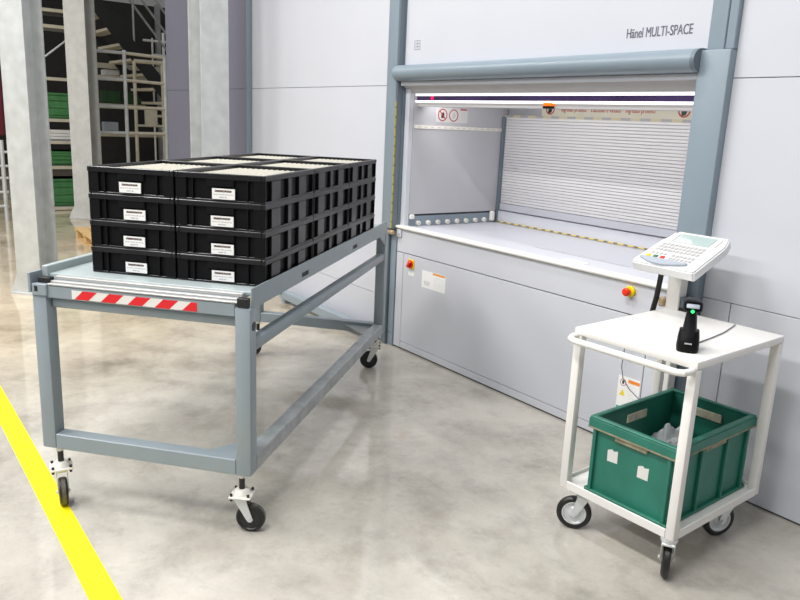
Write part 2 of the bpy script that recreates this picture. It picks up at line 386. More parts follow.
b_ = MB(); b_.prism([(2.390, p[1], p[2]) for p in prof], (0.022, 0, 0)); P('roll_end_cap', b_, 'post_dark')
P('header_lip', MB().box(0.0, W, -0.03, 0.05, 1.980, 2.010, 0.003), 'panel')
P('lintel', MB().prism([(0, 0.0, 1.980), (0, 0.045, 1.930), (0, 0.09, 1.930), (0, 0.09, 1.980)], (W, 0, 0)), 'lintel', label='sloping grey lintel')
ls = P('light_strip', MB().box(0.052, W-0.003, 0.07, 0.12, 1.914, 1.928, 0.002), 'lamp', label='upper white light strip')
P('curtain_glass', MB().box(0.052, W-0.003, 0.085, 0.12, 1.882, 1.914), 'purple', label='dark violet light curtain between the strips')
P('light_strip', MB().box(0.052, W-0.003, 0.07, 0.12, 1.869, 1.882, 0.002), 'lamp', label='lower white light strip')
P('curtain_led', MB().cyl((0.235, 0.087, 1.898), (0.235, 0.078, 1.898), 0.010), 'led_red', label='glowing red indicator')
P('lintel_inner', MB().box(0.052, W-0.003, 0.09, 0.125, 1.838, 1.868, 0.002), 'lintel')
# orange beacon
bc = P('beacon', MB().box(1.325, 1.395, 0.06, 0.10, 1.853, 1.872, 0.004), 'orange', label='orange signal lens')
P('beacon_base', MB().box(1.325, 1.395, 0.062, 0.10, 1.838, 1.8525, 0.002), 'black', bc)
# access bay
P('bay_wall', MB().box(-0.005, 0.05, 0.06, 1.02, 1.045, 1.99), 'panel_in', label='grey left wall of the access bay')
P('bay_wall_foot', MB().box(-0.005, 0.044, 0.06, 1.02, 0.93, 1.03), 'post', label='blue grey foot strip of the left bay wall')
P('bay_wall_gap', MB().box(-0.005, 0.03, 0.06, 1.02, 1.03, 1.045), 'joint')
P('bay_jamb', MB().box(0.0, 0.05, 0.018, 0.06, 0.955, 1.99, 0.003), 'panel')
rw = MB().box(0.05, 0.058, 0.07, 0.985, 1.682, 1.708, 0.002)
rl = P('bay_rail', rw, 'cream', label='cream perforated rail on the bay wall')
for k in range(14): P('slot', MB().box(0.0575, 0.0588, 0.10+0.063*k, 0.125+0.063*k, 1.692, 1.697), 'key', rl)
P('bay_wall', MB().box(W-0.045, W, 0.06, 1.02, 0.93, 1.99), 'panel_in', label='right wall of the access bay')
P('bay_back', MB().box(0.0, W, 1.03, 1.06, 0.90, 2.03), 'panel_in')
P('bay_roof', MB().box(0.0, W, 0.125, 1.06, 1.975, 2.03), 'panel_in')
P('shutter_guide', MB().box(0.05, 0.075, 0.955, 1.0, 0.96, 1.80, 0.003), 'post_dark', label='dark shutter guide')
P('bay_inner_lintel', MB().box(0.05, W-0.045, 0.97, 1.0, 1.905, 1.975), 'post_dark')
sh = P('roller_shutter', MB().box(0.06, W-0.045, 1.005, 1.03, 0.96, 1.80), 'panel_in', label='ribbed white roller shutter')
nsl = 31; z0, z1 = 1.112, 1.800; dz = (z1-z0)/nsl
sl_me = None
for k in range(nsl):
    if sl_me is None:
        s0 = MB(); s0.prism([(0.075, 0.992, 0.0), (0.075, 0.985, 0.0015), (0.075, 0.983, dz*0.45), (0.075, 0.985, dz*0.90), (0.075, 0.992, dz*0.95), (0.075, 1.006, dz*0.95), (0.075, 1.006, 0)], (W-0.12, 0, 0))
        sl_me = s0.mesh('slat'); sl_me.materials.append(M['slat'])
    o = bpy.data.objects.new('slat', sl_me); COL.objects.link(o); o.parent = sh; o.location = (0, 0, z0+dz*k)
P('shutter_bottom', MB().box(0.075, W-0.045, 0.975, 1.01, 1.055, 1.110, 0.003), 'panel', label='plain bottom bar of the shutter')
P('shutter_sill', MB().box(0.05, W-0.045, 0.965, 1.01, 0.955, 1.048, 0.003), 'panel')
P('warning_rope', MB().tube([(0.08, 0.945, 0.962), (W-0.05, 0.945, 0.962)], 0.0055, 8), 'rope', label='yellow and black warning strip along the tray')
bn = P('banner', MB().box(0.46, 1.78, 0.975, 0.982, 1.815, 1.93), 'banner', label='cream warning banner with red lettering')
P('dash_strip', MB().box(0.06, W-0.05, 0.972, 0.984, 1.797, 1.815), 'dash', label='strip of yellow and grey dashes')
text_part('lettering', "Ingresso proibito    L'accesso è vietato    Ingresso proibito", 'darkred', bn, Vector((0.655, 0.974, 1.850)), 0.056, ROT_FRONT, xs=0.615)
for cx in (0.545, 1.682):
    P('sign_ring', MB().ring((cx, 0.9745, 1.872), 0.036, 0.046, -0.001, (0, 1, 0)), 'darkred', bn)
    P('sign_figure', MB().prism([(cx-0.018, 0.974, 1.835), (cx+0.012, 0.974, 1.842), (cx+0.022, 0.974, 1.865), (cx+0.008, 0.974, 1.885), (cx-0.02, 0.974, 1.875)], (0, 0.0012, 0)), 'ink', bn)
# sign on the left bay wall
sg = P('warning_sign', MB().box(0.050, 0.0525, 0.272, 0.585, 1.735, 1.842), 'notice3', label='white sign with two red prohibition circles')
for k, cy in enumerate((0.335, 0.445)):
    P('sign_ring', MB().ring((0.0525, cy, 1.789), 0.038, 0.046, 0.0012, (1, 0, 0)), 'darkred', sg)
    P('sign_figure', MB().prism([(0.0528, cy-0.012, 1.765), (0.0528, cy+0.014, 1.768), (0.0528, cy+0.017, 1.795), (0.0528, cy+0.004, 1.812), (0.0528, cy-0.012, 1.795)], (0.0008, 0, 0)), 'ink' if k == 0 else 'key', sg)
    if k == 0: P('sign_bar', MB().box(-0.042, 0.042, -0.004, 0.004, 0, 0.0012, mtx=Matrix.Translation((0.0529, cy, 1.789)) @ Matrix.Rotation(PI/2, 4, 'Y') @ Matrix.Rotation(PI/4, 4, 'Z')), 'darkred', sg)
# tray rollers and stops
for k in range(8):
    ry = 0.15+0.0975*k
    rr = P('tray_roller', MB().lathe([(0, 0.019), (0.018, 0.019), (0.022, 0.016)], (0.045, ry, 0.975), (1, 0, 0), 16), 'cream')
    P('roller_hole', MB().cyl((0.0655, ry, 0.975), (0.0685, ry, 0.975), 0.007, seg=10), 'key', rr)
P('stop_block', MB().box(0.05, 0.075, 0.06, 0.10, 1.01, 1.045, 0.006), 'white'); P('stop_block', MB().box(0.05, 0.085, 0.885, 0.925, 0.965, 1.045, 0.008), 'white')
# latch pin on the left edge
lp = P('latch_pin', MB().lathe([(0, 0.014), (0.03, 0.014), (0.032, 0.018), (0.075, 0.018), (0.08, 0.012)], (-0.075, -0.045, 0.905), (1, 0, 0), 14), 'brass', label='brass latch pin')
P('latch_plate', MB().box(0.0, 0.055, -0.012, 0.002, 0.87, 0.935, 0.008, 2), 'panel', lp); P('latch_bolt', MB().cyl((0.03, -0.012, 0.905), (0.03, -0.02, 0.905), 0.010), 'zinc', lp)
# main switch, stickers, emergency stop
ms = P('main_switch', MB().box(0.155, 0.225, -0.006, 0.0, 0.655, 0.725, 0.004), 'yel', label='red and yellow rotary main switch')
P('switch_dial', MB().cyl((0.186, -0.006, 0.69), (0.186, -0.014, 0.69), 0.031, seg=20), 'red_btn', ms)
P('switch_grip', MB().box(-0.011, 0.011, -0.034, -0.014, -0.028, 0.028, 0.004, mtx=Matrix.Translation((0.186, 0, 0.69)) @ Matrix.Rotation(0.7, 4, 'Y')), 'red_btn', ms)
P('sticker', MB().box(0.155, 0.228, -0.0012, 0.0, 0.60, 0.635), 'tag', fp)
P('sticker', MB().box(0.325, 0.595, -0.0014, 0.0, 0.545, 0.672), 'notice', fp, 'white notice with an orange header')
s2 = P('sticker', MB().box(2.13, 2.272, -0.0014, 0.0, 0.155, 0.412), 'notice2', fp, 'tall white notice with orange and green bars')
P('sign_ring', MB().ring((2.163, -0.0014, 0.375), 0.017, 0.020, -0.0008, (0, 1, 0)), 'darkred', fp); P('sign_figure', MB().box(2.157, 2.168, -0.0022, -0.001, 0.366, 0.386), 'ink', fp)
P('warning_triangle', MB().prism([(2.145, -0.0014, 0.30), (2.183, -0.0014, 0.30), (2.164, -0.0014, 0.336)], (0, -0.0008, 0)), 'yel', fp)
es = P('emergency_stop', MB().lathe([(0, 0.030), (0.016, 0.030), (0.02, 0.026)], (2.145, 0.0, 0.888), (0, -1, 0), 24), 'yel', label='red mushroom emergency stop on a yellow collar')
P('button', MB().lathe([(0.018, 0.012), (0.038, 0.013), (0.040, 0.022), (0.052, 0.022), (0.058, 0.017), (0.061, 0.006)], (2.145, 0.0, 0.888), (0, -1, 0), 24), 'red_btn', es)

# guard rail on the floor under the left casing
gr = thing('floor_guide_rail', 'grey square steel rail lying along the foot of the left casing', 'rail', (-0.93, -0.09, 0))
MB().box(-0.76, 0.72, -0.04, 0.04, 0.04, 0.115, 0.005).build('rail_bar', 'cart', gr)
MB().cyl((-0.72, -0.041, 0.09), (-0.72, -0.039, 0.09), 0.012).build('bolt', 'rubber', gr)
for fx in (-0.70, 0.0, 0.66): MB().box(fx-0.03, fx+0.03, -0.03, 0.03, 0, 0.041).build('foot', 'cart', gr)

# ================================================================ CONTROL TERMINAL
TM = thing('control_terminal', 'pale grey tilted keypad terminal on a white column beside the trolley', 'control terminal', (2.60, -0.30, 0))
# sloped local frame: s across, t up the slope
tl = math.atan2(0.13, 0.30); th_ = Matrix.Translation((0.006, -0.15, 1.142)) @ Matrix.Rotation(tl, 4, 'X')
def tp(mb, name, mt, par=None, label=None):
    mb.b.transform(th_); return P(name, mb, mt, par or TM, label)
HB = [(-0.160, 0.0), (0.160, 0.0), (0.164, 0.02), (0.164, 0.25), (0.140, 0.325), (-0.118, 0.325), (-0.152, 0.22), (-0.160, 0.02)]
hb = MB(); hb.prism([(x, y, -0.048) for x, y in HB], (0, 0, 0.048))
bmesh.ops.bevel(hb.b, geom=hb.b.edges[:], offset=0.007, segments=2, affect='EDGES')
tp(hb, 'housing', 'terminal')
tp(MB().box(-0.125, 0.115, 0.055, 0.205, 0.0, 0.002, 0.001), 'key_field', 'terminal')
sc = tp(MB().box(-0.085, 0.095, 0.222, 0.300, 0.0, 0.003, 0.001), 'screen', 'screen', None, 'pale green display')
tp(MB().box(-0.125, -0.092, 0.225, 0.297, 0.0, 0.005, 0.002), 'screen_bezel', 'white'); tp(MB().box(0.100, 0.125, 0.225, 0.297, 0.0, 0.005, 0.002), 'screen_bezel', 'white')
pd = MB(); pts = [(-0.14+0.24*k/12, 0.040-0.034*math.sin(PI*k/12), 0.0) for k in range(13)]+[(0.10, 0.052, 0), (-0.14, 0.052, 0)]
pd.prism(pts, (0, 0, 0.010)); tp(pd, 'palm_rest', 'pad', None, 'curved blue grey palm rest')
for r in range(3):
    for k in range(11):
        tp(MB().box(-0.118+0.0205*k, -0.104+0.0205*k, 0.128+0.026*r, 0.145+0.026*r, 0.002, 0.006, 0.001), 'key', 'key')
for k in range(6):
    for r in range(2): tp(MB().box(-0.01+0.020*k, 0.003+0.020*k, 0.066+0.026*r, 0.082+0.026*r, 0.002, 0.006, 0.001), 'key', 'key')
for k, c in enumerate(('yel', 'egreen', 'red_btn')):
    tp(MB().box(-0.125+0.037*k, -0.102+0.037*k, 0.062, 0.080, 0.002, 0.007, 0.002), 'key', c, None, ('yellow', 'green', 'red')[k]+' key')
for k in range(4): tp(MB().box(-0.118+0.022*k, -0.105+0.022*k, 0.092, 0.108, 0.002, 0.006, 0.001), 'key', 'key')
P('column', MB().box(-0.155, -0.080, 0.165, 0.225, 0.0, 1.150, 0.004), 'white', TM, 'white upright column')
P('arm', MB().box(-0.150, -0.085, 0.03, 0.166, 1.10, 1.135, 0.004), 'white', TM)
P('arm_bolt', MB().cyl((0.03, 0.05, 1.12), (0.03, 0.05, 1.085), 0.012), 'rubber', TM)
P('clamp_block', MB().box(-0.08, 0.00, 0.17, 0.24, 0.86, 0.90, 0.004), 'rubber', TM, 'black clamp')
P('column_bracket', MB().box(-0.08, -0.06, 0.175, 0.25, 0.84, 0.95, 0.003), 'post_dark', TM)
hz = [(-0.185, 0.15, 1.13), (-0.187, 0.15, 1.03), (-0.196, 0.15, 0.93), (-0.212, 0.15, 0.84), (-0.226, 0.17, 0.79), (-0.232, 0.22, 0.765), (-0.235, 0.301, 0.755)]
P('hose', MB().tube(hz, 0.0135, 12), 'rubber', TM, 'black cable hose')
P('hose_clip', MB().box(-0.185, -0.155, 0.15, 0.20, 0.885, 0.93, 0.005), 'brass', TM, 'brass coloured hose fitting')

# ================================================================ TRANSFER CART
CO = Vector((1.2200, -2.5336, 0)); CR = math.radians(41.263)
ct = thing('transfer_cart', 'blue grey steel transfer cart with hazard tape and castors carrying black crates', 'cart', CO, CR)
XL, XR, T = -0.172, 0.806, 0.066
YF, YR = -0.172, 2.095
ZB, ZL = 0.265, 0.335
for (x, y) in ((XL, YF), (XR-T, YF), (XL, YR), (XR-T, YR)):
    lg = P('leg', MB().box(x, x+T, y, y+T, ZB, 0.985, 0.006, 2), 'cart', ct)
    if x > 0 and y < 0:
        P('hole', MB().cyl((XR-0.0005, YF+0.035, 0.905), (XR+0.001, YF+0.035, 0.905), 0.019, seg=18), 'rubber', lg)
P('bottom_bar', MB().box(XL+T, XR-T, YF, YF+T, ZB, ZL, 0.004), 'cart', ct)
P('bottom_bar', MB().box(XL+T, XR-T, YR, YR+T, ZB, ZL, 0.004), 'cart', ct)
P('bottom_rail', MB().box(XR-T, XR, YF+T, YR, ZB, ZL, 0.004), 'worn', ct, 'worn grey lower side rail')
P('gusset', MB().prism([(XR-T, YF+T, ZL-0.012), (XR-T-0.15, YF+T, ZL-0.012), (XR-T, YF+T+0.20, ZL-0.012)], (0, 0, 0.008)), 'cart', ct)
P('gusset', MB().prism([(XR-T, YR, ZL-0.03), (XR-T-0.20, YR, ZL-0.03), (XR-T, YR-0.22, ZL-0.03)], (0, 0, 0.008)), 'worn', ct)
P('brace', MB().box(XR-0.055, XR-0.005, YF+T, YR, 0.788, 0.845, 0.016, 3), 'cart', ct, 'rounded side brace tube')
P('brace', MB().box(XL+0.005, XL+0.055, YF+T, YR, 0.93, 0.985, 0.010, 2), 'cart', ct)
# tray frame
P('front_beam', MB().box(XL+T, XR-T, YF+0.004, YF+0.05, 0.945, 1.000, 0.004), 'cart', ct)
P('under_beam', MB().box(XL+T, XR-T, YF+0.03, YF+0.075, 0.897, 0.943, 0.012, 3), 'cart', ct)
P('rear_beam', MB().box(XL+T, XR-T, YR+0.01, YR+T, 0.93, 1.000, 0.004), 'cart', ct)
P('tray_sheet', MB().box(XL+0.028, XR-0.010, YF+0.08, YR+T, 1.018, 1.033, 0.002), 'cart_tray', ct, 'pale grey tray sheet')
P('tray_core', MB().box(XL+0.028, XR-0.09, YF+0.05, YR+T, 0.986, 1.018), 'cart', ct)
for k, (y0, z0, z1) in enumerate(((0.000, 1.0005, 1.008), (0.022, 1.003, 1.016), (0.052, 1.003, 1.030))):
    P('track', MB().box(XL+0.075, XR-0.055, YF+y0, YF+y0+(0.020, 0.024, 0.028)[k], z0, z1, 0.002), 'alu', ct, 'pale aluminium track strip')
P('track_groove', MB().box(XL+0.075, XR-0.055, YF+0.045, YF+0.053, 1.001, 1.012), 'rubber', ct)
P('track_end', MB().box(XL+0.02, XL+0.075, YF+0.015, YF+0.05, 1.004, 1.028, 0.002), 'rubber', ct, 'black track end cap')
P('track_end', MB().box(XR-0.055, XR-0.008, YF-0.002, YF+0.022, 0.988, 1.024, 0.002), 'rubber', ct, 'black track end cap')
P('corner_plate', MB().box(XL-0.010, XL+0.002, YF-0.008, YF+0.07, 0.965, 1.048, 0.001), 'cart', ct)
P('corner_bracket', MB().box(XL+0.006, XL+0.075, YF-0.008, YF+0.02, 0.955, 1.004, 0.003), 'cart', ct)
P('corner_latch', MB().box(XL+0.02, XL+0.035, YF-0.010, YF-0.004, 0.972, 0.995, 0.001), 'rubber', ct)
lr = MB().box(XL, XL+0.028, YF+0.07, YR+T, 0.985, 1.066, 0.003); P('side_rail', lr, 'cart_tray', ct, 'left tray rail')
# right rail with two real slots
rr = MB(); y0, y1 = YF+0.02, YR+T-0.03; zz = (0.978, 0.996, 1.018, 1.062)
rr.box(XR-0.005, XR, y0, y1, zz[0], zz[1]); rr.box(XR-0.005, XR, y0, y1, zz[2], zz[3])
sl = (0.42, 0.515, 1.275, 1.37)
for a, b in ((y0, sl[0]), (sl[1], sl[2]), (sl[3], y1)): rr.box(XR-0.005, XR, a, b, zz[1], zz[2])
bmesh.ops.remove_doubles(rr.b, verts=rr.b.verts[:], dist=1e-5)
P('side_rail', rr, 'cart', ct, 'right tray rail with two slots')
for a, b in ((sl[0], sl[1]), (sl[2], sl[3])): P('slot_shade', MB().box(XR-0.013, XR-0.0055, a-0.03, b+0.03, 0.979, 1.0178), 'ink', ct)  # black sheets added behind the slots to paint the shade inside them
P('gusset', MB().prism([(XR-0.012, YR, 0.985), (XR-0.012, YR-0.16, 0.985), (XR-0.012, YR, 0.90)], (0.008, 0, 0)), 'cart', ct)
# hazard tape
hx0, hx1, hz0, hz1, hy = 0.015, 0.578, 0.951, 0.988, YF+0.004
tape = P('hazard_tape', MB().box(hx0, hx1, hy-0.0010, hy, hz0, hz1), 'white', ct, 'red and white striped hazard tape')
pw = 0.1215
for k in range(5):
    a = hx0+0.012+pw*k; s_ = 0.040; wd = 0.066
    pts = [(a, hz0), (min(a+wd, hx1), hz0), (min(a+wd+s_, hx1), hz1), (min(a+s_, hx1), hz1)]
    P('stripe', MB().prism([(x, hy-0.0010, z) for x, z in pts], (0, -0.0006, 0)), 'red', tape)
# castors
def cart_castor(x, y, rz):
    c = bpy.data.objects.new('castor', None); COL.objects.link(c); c.parent = ct; c.location = (x, y, 0); c.rotation_euler = (0, 0, rz)
    R = 0.0625; ox = 0.038
    P('stem', MB().cyl((0, 0, 0.19), (0, 0, 0.247), 0.0125, seg=14), 'rubber', c); P('nut', MB().cyl((0, 0, 0.244), (0, 0, 0.2655), 0.017, seg=6), 'white', c)
    pl = P('plate', MB().box(-0.047, 0.047, -0.047, 0.047, 0.160, 0.171, 0.004), 'cream', c)
    P('boss', MB().lathe([(0, 0.040), (0.012, 0.034), (0.022, 0.024)], (0, 0, 0.171), (0, 0, 1), 20), 'cream', pl)
    for a in (-1, 1):
        for b in (-1, 1): P('bolt', MB().cyl((a*0.036, b*0.036, 0.150), (a*0.036, b*0.036, 0.181), 0.006, seg=8), 'rubber', pl)
    fk = MB(); fk.box(-0.035, 0.03, -0.024, 0.024, 0.146, 0.160, 0.003)
    for s in (-1, 1):
        fk.prism([(-0.030, s*0.0235, 0.150), (0.022, s*0.0235, 0.150), (ox+0.014, s*0.0235, R-0.004), (ox+0.006, s*0.0235, R-0.014), (ox-0.006, s*0.0235, R-0.014), (ox-0.014, s*0.0235, R-0.004)], (0, -s*0.003, 0))
        fk.cyl((ox, s*0.0235, R), (ox, s*0.029, R), 0.007, seg=8)
    P('fork', fk, 'zinc', c)
    wh = P('wheel', MB().lathe([(-0.017, 0.030), (-0.014, 0.046), (-0.018, 0.050), (-0.017, 0.058), (-0.010, R), (0.010, R), (0.017, 0.058), (0.018, 0.050), (0.014, 0.046), (0.017, 0.030)], (ox, 0, R), (0, 1, 0), 32), 'rubber', c)
    P('tread', MB().lathe([(-0.009, R-0.002), (-0.008, R+0.0002), (0.008, R+0.0002), (0.009, R-0.002)], (ox, 0, R), (0, 1, 0), 32), 'tread', wh)
    return c
cart_castor(-0.112, -0.139, math.radians(-50)); cart_castor(0.752, -0.139, math.radians(8))
cart_castor(-0.139, 2.128, math.radians(200)); cart_castor(0.745, 2.135, math.radians(194))

# ================================================================ BLACK CRATES
HC = 0.1137
def make_crate():
    root = bpy.data.objects.new('stacking_crate', None); COL.objects.link(root); root['category'] = 'crate'
    hx, hy = 0.1990, 0.2985
    b = MB()
    wx, wy = hx-0.016, hy-0.014
    b.box(-wx, wx, -wy, wy, 0.0005, 0.006)
    b.box(-wx, wx, -wy, -wy+0.004, 0.006, 0.100); b.box(-wx, wx, wy-0.004, wy, 0.006, 0.100)
    b.box(-wx, -wx+0.004, -wy+0.004, wy-0.004, 0.006, 0.100); b.box(wx-0.004, wx, -wy+0.004, wy-0.004, 0.006, 0.100)
    P('body', b, 'black', root)
    lip = MB()
    for s in (-1, 1):
        a, c = sorted((s*hx*0.99, s*wx)); lip.box(a, c, -hy*0.99, hy*0.99, 0.0005, 0.0085, 0.0015)
        a, c = sorted((s*hy*0.99, s*wy)); lip.box(-wx, wx, a, c, 0.0005, 0.0085, 0.0015)
    P('bottom_lip', lip, 'black_rib', root)
    rim = MB()
    for s in (-1, 1):
        a, c = sorted((s*hx, s*(hx-0.016))); rim.box(a, c, -hy, hy, 0.0905, HC-0.0002, 0.0025)
        a, c = sorted((s*hy, s*(hy-0.016))); rim.box(-hx+0.016, hx-0.016, a, c, 0.0905, HC-0.0002, 0.0025)
    P('rim', rim, 'black_rib', root)
    # corner posts and ribs, short faces
    for s in (-1, 1):
        y0, y1 = sorted((s*wy, s*(wy+0.0115)))
        for t in (-1, 1):
            x0, x1 = sorted((t*0.148, t*0.197)); P('corner', MB().box(x0, x1, y0, y1, 0.008, 0.091, 0.002), 'black', root)
            x0, x1 = sorted((t*0.118, t*0.124)); P('rib', MB().box(x0, x1, y0, y1-0.002 if s > 0 else y1, 0.008, 0.091), 'black', root)
        P('handle', MB().box(-0.062, 0.062, y0, y1, 0.060, 0.091, 0.003), 'black', root)
    # long faces: raised panels between deep pockets
    for s in (-1, 1):
        x0, x1 = sorted((s*wx, s*(wx+0.0135)))
        for (a, c) in ((-0.225, -0.125), (-0.035, 0.005), (0.10, 0.195)):
            P('side_panel', MB().box(x0, x1, a, c, 0.0085, 0.0905, 0.002), 'black_rib', root)
        for a in (-0.29, 0.29): pass
    return root
cr0 = make_crate()
lab_me = MB().box(-0.050, 0.050, -0.0012, 0.0012, -0.0215, 0.0215).mesh('label'); lab_me.materials.append(M['crate_label'])
lay = ['top', 'second', 'third', 'bottom']
cols = ['left', 'right']; rows = ['front', 'middle', 'rear']
used = False
def insert_tray(x, y, z, lbl):
    global ins_me
    if ins_me is None:
        q = MB()
        for i in range(13):
            for j in range(20):
                cx = -0.162+0.027*i; cy = -0.2613+0.0275*j
                q.lathe([(0.004, 0.0122), (0.012, 0.0115), (0.020, 0.0070)], (cx, cy, 0), (0, 0, 1), 7)
        ins_me = q.mesh('cups'); ins_me.materials.append(M['cups'])
    t = thing('cup_tray', lbl, 'tray', CO + Matrix.Rotation(CR, 3, 'Z') @ Vector((x, y, z)), CR, 'ivory trays in the open crates')
    P('base', MB().box(-0.1755, 0.1755, -0.2755, 0.2755, 0.0, 0.005), 'cable', t)
    o = bpy.data.objects.new('cups', ins_me); COL.objects.link(o); o.parent = t; o['kind'] = 'stuff'; o['label'] = 'rows of small ivory cups'
ins_me = None
ZC = 1.0335
for l in range(4):
    for c in range(2):
        for r in range(3):
            k = cr0 if not used else copy_tree(cr0)
            if not used: used = True; base_children = True
            lx, ly = 0.196+0.4025*c, 0.3+0.6*r; lz = ZC+HC*(3-l)
            k.location = CO + Matrix.Rotation(CR, 3, 'Z') @ Vector((lx, ly, lz)); k.rotation_euler = (0, 0, CR)
            tag(k, f'black crate, {lay[l]} layer, {rows[r]} row, {cols[c]} column of the stack on the cart', 'crate', 'black stacking crates on the cart')
for k in [o for o in bpy.data.objects if o.name.startswith('stacking_crate')]:
    lb = k['label']
    if 'front row' in lb:
        o = bpy.data.objects.new('label', lab_me); COL.objects.link(o); o.parent = k
        jx = random.uniform(-0.004, 0.008) + (0.0 if 'top layer' in lb and 'left column' in lb else 0.014)
        o.location = (jx, -0.2985+0.0004, 0.034+random.uniform(-0.002, 0.002)); o['label'] = 'white printed label'
for c in range(2):
    for r in range(3):
        insert_tray(0.196+0.4025*c, 0.3+0.6*r, ZC+HC*3+0.0865-0.006, f'ivory tray of small cups in the top {rows[r]} {cols[c]} crate of the stack')

# ================================================================ WHITE TROLLEY
TR = math.radians(2.6)
TW, TD = 0.558, 0.685
TRC = Vector((3.132, -0.930, 0)) + Matrix.Rotation(TR, 3, 'Z') @ Vector((-TW/2, TD/2, 0))
tv = thing('trolley', 'white metal two level trolley on four castors beside the machine', 'trolley', TRC, TR)
hw, hd, q = TW/2, TD/2, 0.038
for sx in (-1, 1):
    for sy in (-1, 1):
        x0, x1 = sorted((sx*hw, sx*(hw-q))); y0, y1 = sorted((sy*hd, sy*(hd-q)))
        lg = P('leg', MB().box(x0, x1, y0, y1, 0.192, 0.888, 0.005, 2), 'white', tv)
        P('screw', MB().cyl((sx*(hw-q/2), sy*hd, 0.868), (sx*(hw-q/2), sy*(hd+0.002), 0.868), 0.006, seg=8), 'zinc', lg)
P('top', MB().box(-hw, hw, -hd, hd, 0.888, 0.920, 0.006, 2), 'white', tv, 'white table top')
for sy in (-1, 1):
    y0, y1 = sorted((sy*hd, sy*(hd-0.007))); P('shelf_rail', MB().box(-hw+q, hw-q, y0, y1, 0.192, 0.230, 0.002), 'white', tv)
for sx in (-1, 1):
    x0, x1 = sorted((sx*hw, sx*(hw-0.007))); P('shelf_rail', MB().box(x0, x1, -hd+q, hd-q, 0.192, 0.230, 0.002), 'white', tv)
P('shelf', MB().prism([(-hw+0.007, -hd+q, 0.206), (-hw+q, -hd+q, 0.206), (-hw+q, -hd+0.007, 0.206), (hw-q, -hd+0.007, 0.206), (hw-q, -hd+q, 0.206), (hw-0.007, -hd+q, 0.206), (hw-0.007, hd-q, 0.206), (hw-q, hd-q, 0.206), (hw-q, hd-0.007, 0.206), (-hw+q, hd-0.007, 0.206), (-hw+q, hd-q, 0.206), (-hw+0.007, hd-q, 0.206)], (0, 0, 0.008)), 'white', tv)
hp_ = []
for k in range(7): t = PI/2*k/6; hp_.append((-hw+0.055-0.06*math.sin(t)-0.0, -hd-0.03-0.0+0.03-0.055*(1-math.cos(t))-0.0, 0.868))
hp_ = [(-hw+0.020, -hd+0.02, 0.888), (-hw+0.012, -hd-0.026, 0.885), (-hw+0.022, -hd-0.050, 0.882), (-hw+0.045, -hd-0.060, 0.880)]
hp_ += [(0, -hd-0.060, 0.880)]
hp_ += [(-x, y, z) for (x, y, z) in hp_[3::-1]]
P('handle', MB().tube(hp_, 0.0135, 12), 'white', tv, 'bent white push handle')
def trolley_castor(x, y, rz):
    c = bpy.data.objects.new('castor', None); COL.objects.link(c); c.parent = tv; c.location = (x, y, 0); c.rotation_euler = (0, 0, rz)
    R = 0.076; ox = 0.036
    P('swivel', MB().lathe([(0, 0.030), (0.012, 0.034), (0.022, 0.034)], (0, 0, 0.170), (0, 0, 1), 20), 'zinc', c)
    fk = MB(); fk.box(-0.03, 0.03, -0.026, 0.026, 0.160, 0.172, 0.003)
    for s in (-1, 1): fk.prism([(-0.028, s*0.026, 0.166), (0.026, s*0.026, 0.166), (ox+0.014, s*0.026, R), (ox, s*0.026, R-0.016), (ox-0.014, s*0.026, R)], (0, -s*0.003, 0)); fk.cyl((ox, s*0.026, R), (ox, s*0.033, R), 0.008, seg=8)
    P('fork', fk, 'zinc', c)
    P('tyre', MB().lathe([(-0.012, 0.052), (-0.016, 0.060), (-0.015, 0.068), (-0.008, R), (0.008, R), (0.015, 0.068), (0.016, 0.060), (0.012, 0.052)], (ox, 0, R), (0, 1, 0), 36, True), 'rubber', c)
    rm = P('rim', MB().lathe([(-0.016, 0.014), (-0.014, 0.018), (-0.006, 0.030), (-0.006, 0.042), (-0.0135, 0.048), (-0.0135, 0.053), (0.0135, 0.053), (0.0135, 0.048), (0.006, 0.042), (0.006, 0.030), (0.014, 0.018), (0.016, 0.014)], (ox, 0, R), (0, 1, 0), 32), 'zinc', c)
trolley_castor(-0.190, -0.275, math.radians(216)); trolley_castor(hw-0.032, -hd+0.03, math.radians(119))
trolley_castor(0.205, 0.225, math.radians(-115)); trolley_castor(-hw+0.05, hd-0.07, math.radians(160))

# green crate
gc = thing('green_crate', 'green plastic euro crate with grimy rim on the lower trolley shelf', 'crate', TRC+Vector((0.028, 0.0, 0.2145)), TR)
cx, cy, H = 0.203, 0.314, 0.340
gb = MB(); a, b = cx-0.016, cy-0.016
gb.box(-a, a, -b, b, 0, 0.006)
for s in (-1, 1):
    y0, y1 = sorted((s*b, s*(b-0.005))); gb.box(-a, a, y0, y1, 0.006, H-0.01)
    x0, x1 = sorted((s*a, s*(a-0.005))); gb.box(x0, x1, -b+0.005, b-0.005, 0.006, H-0.01)
P('body', gb, 'green', gc)
rm = MB()
for s in (-1, 1):
    y0, y1 = sorted((s*cy, s*(cy-0.024))); rm.box(-cx, cx, y0, y1, H-0.012, H, 0.003); rm.box(-cx, cx, s*cy-0.003, s*cy+0.003, H-0.045, H-0.010, 0.001)
    x0, x1 = sorted((s*cx, s*(cx-0.024))); rm.box(x0, x1, -cy+0.024, cy-0.024, H-0.012, H, 0.003); rm.box(s*cx-0.003, s*cx+0.003, -cy, cy, H-0.045, H-0.010, 0.001)
P('rim', rm, 'green', gc)
gl = MB()
for s in (-1, 1):
    y0, y1 = sorted((s*(cy+0.004), s*(b-0.001))); gl.box(-cx-0.003, cx+0.003, y0, y1, H-0.052, H-0.045)
    x0, x1 = sorted((s*(cx+0.004), s*(a-0.001))); gl.box(x0, x1, -cy, cy, H-0.052, H-0.045)
P('grime_line', gl, 'grime', gc, 'brown grime line under the rim')
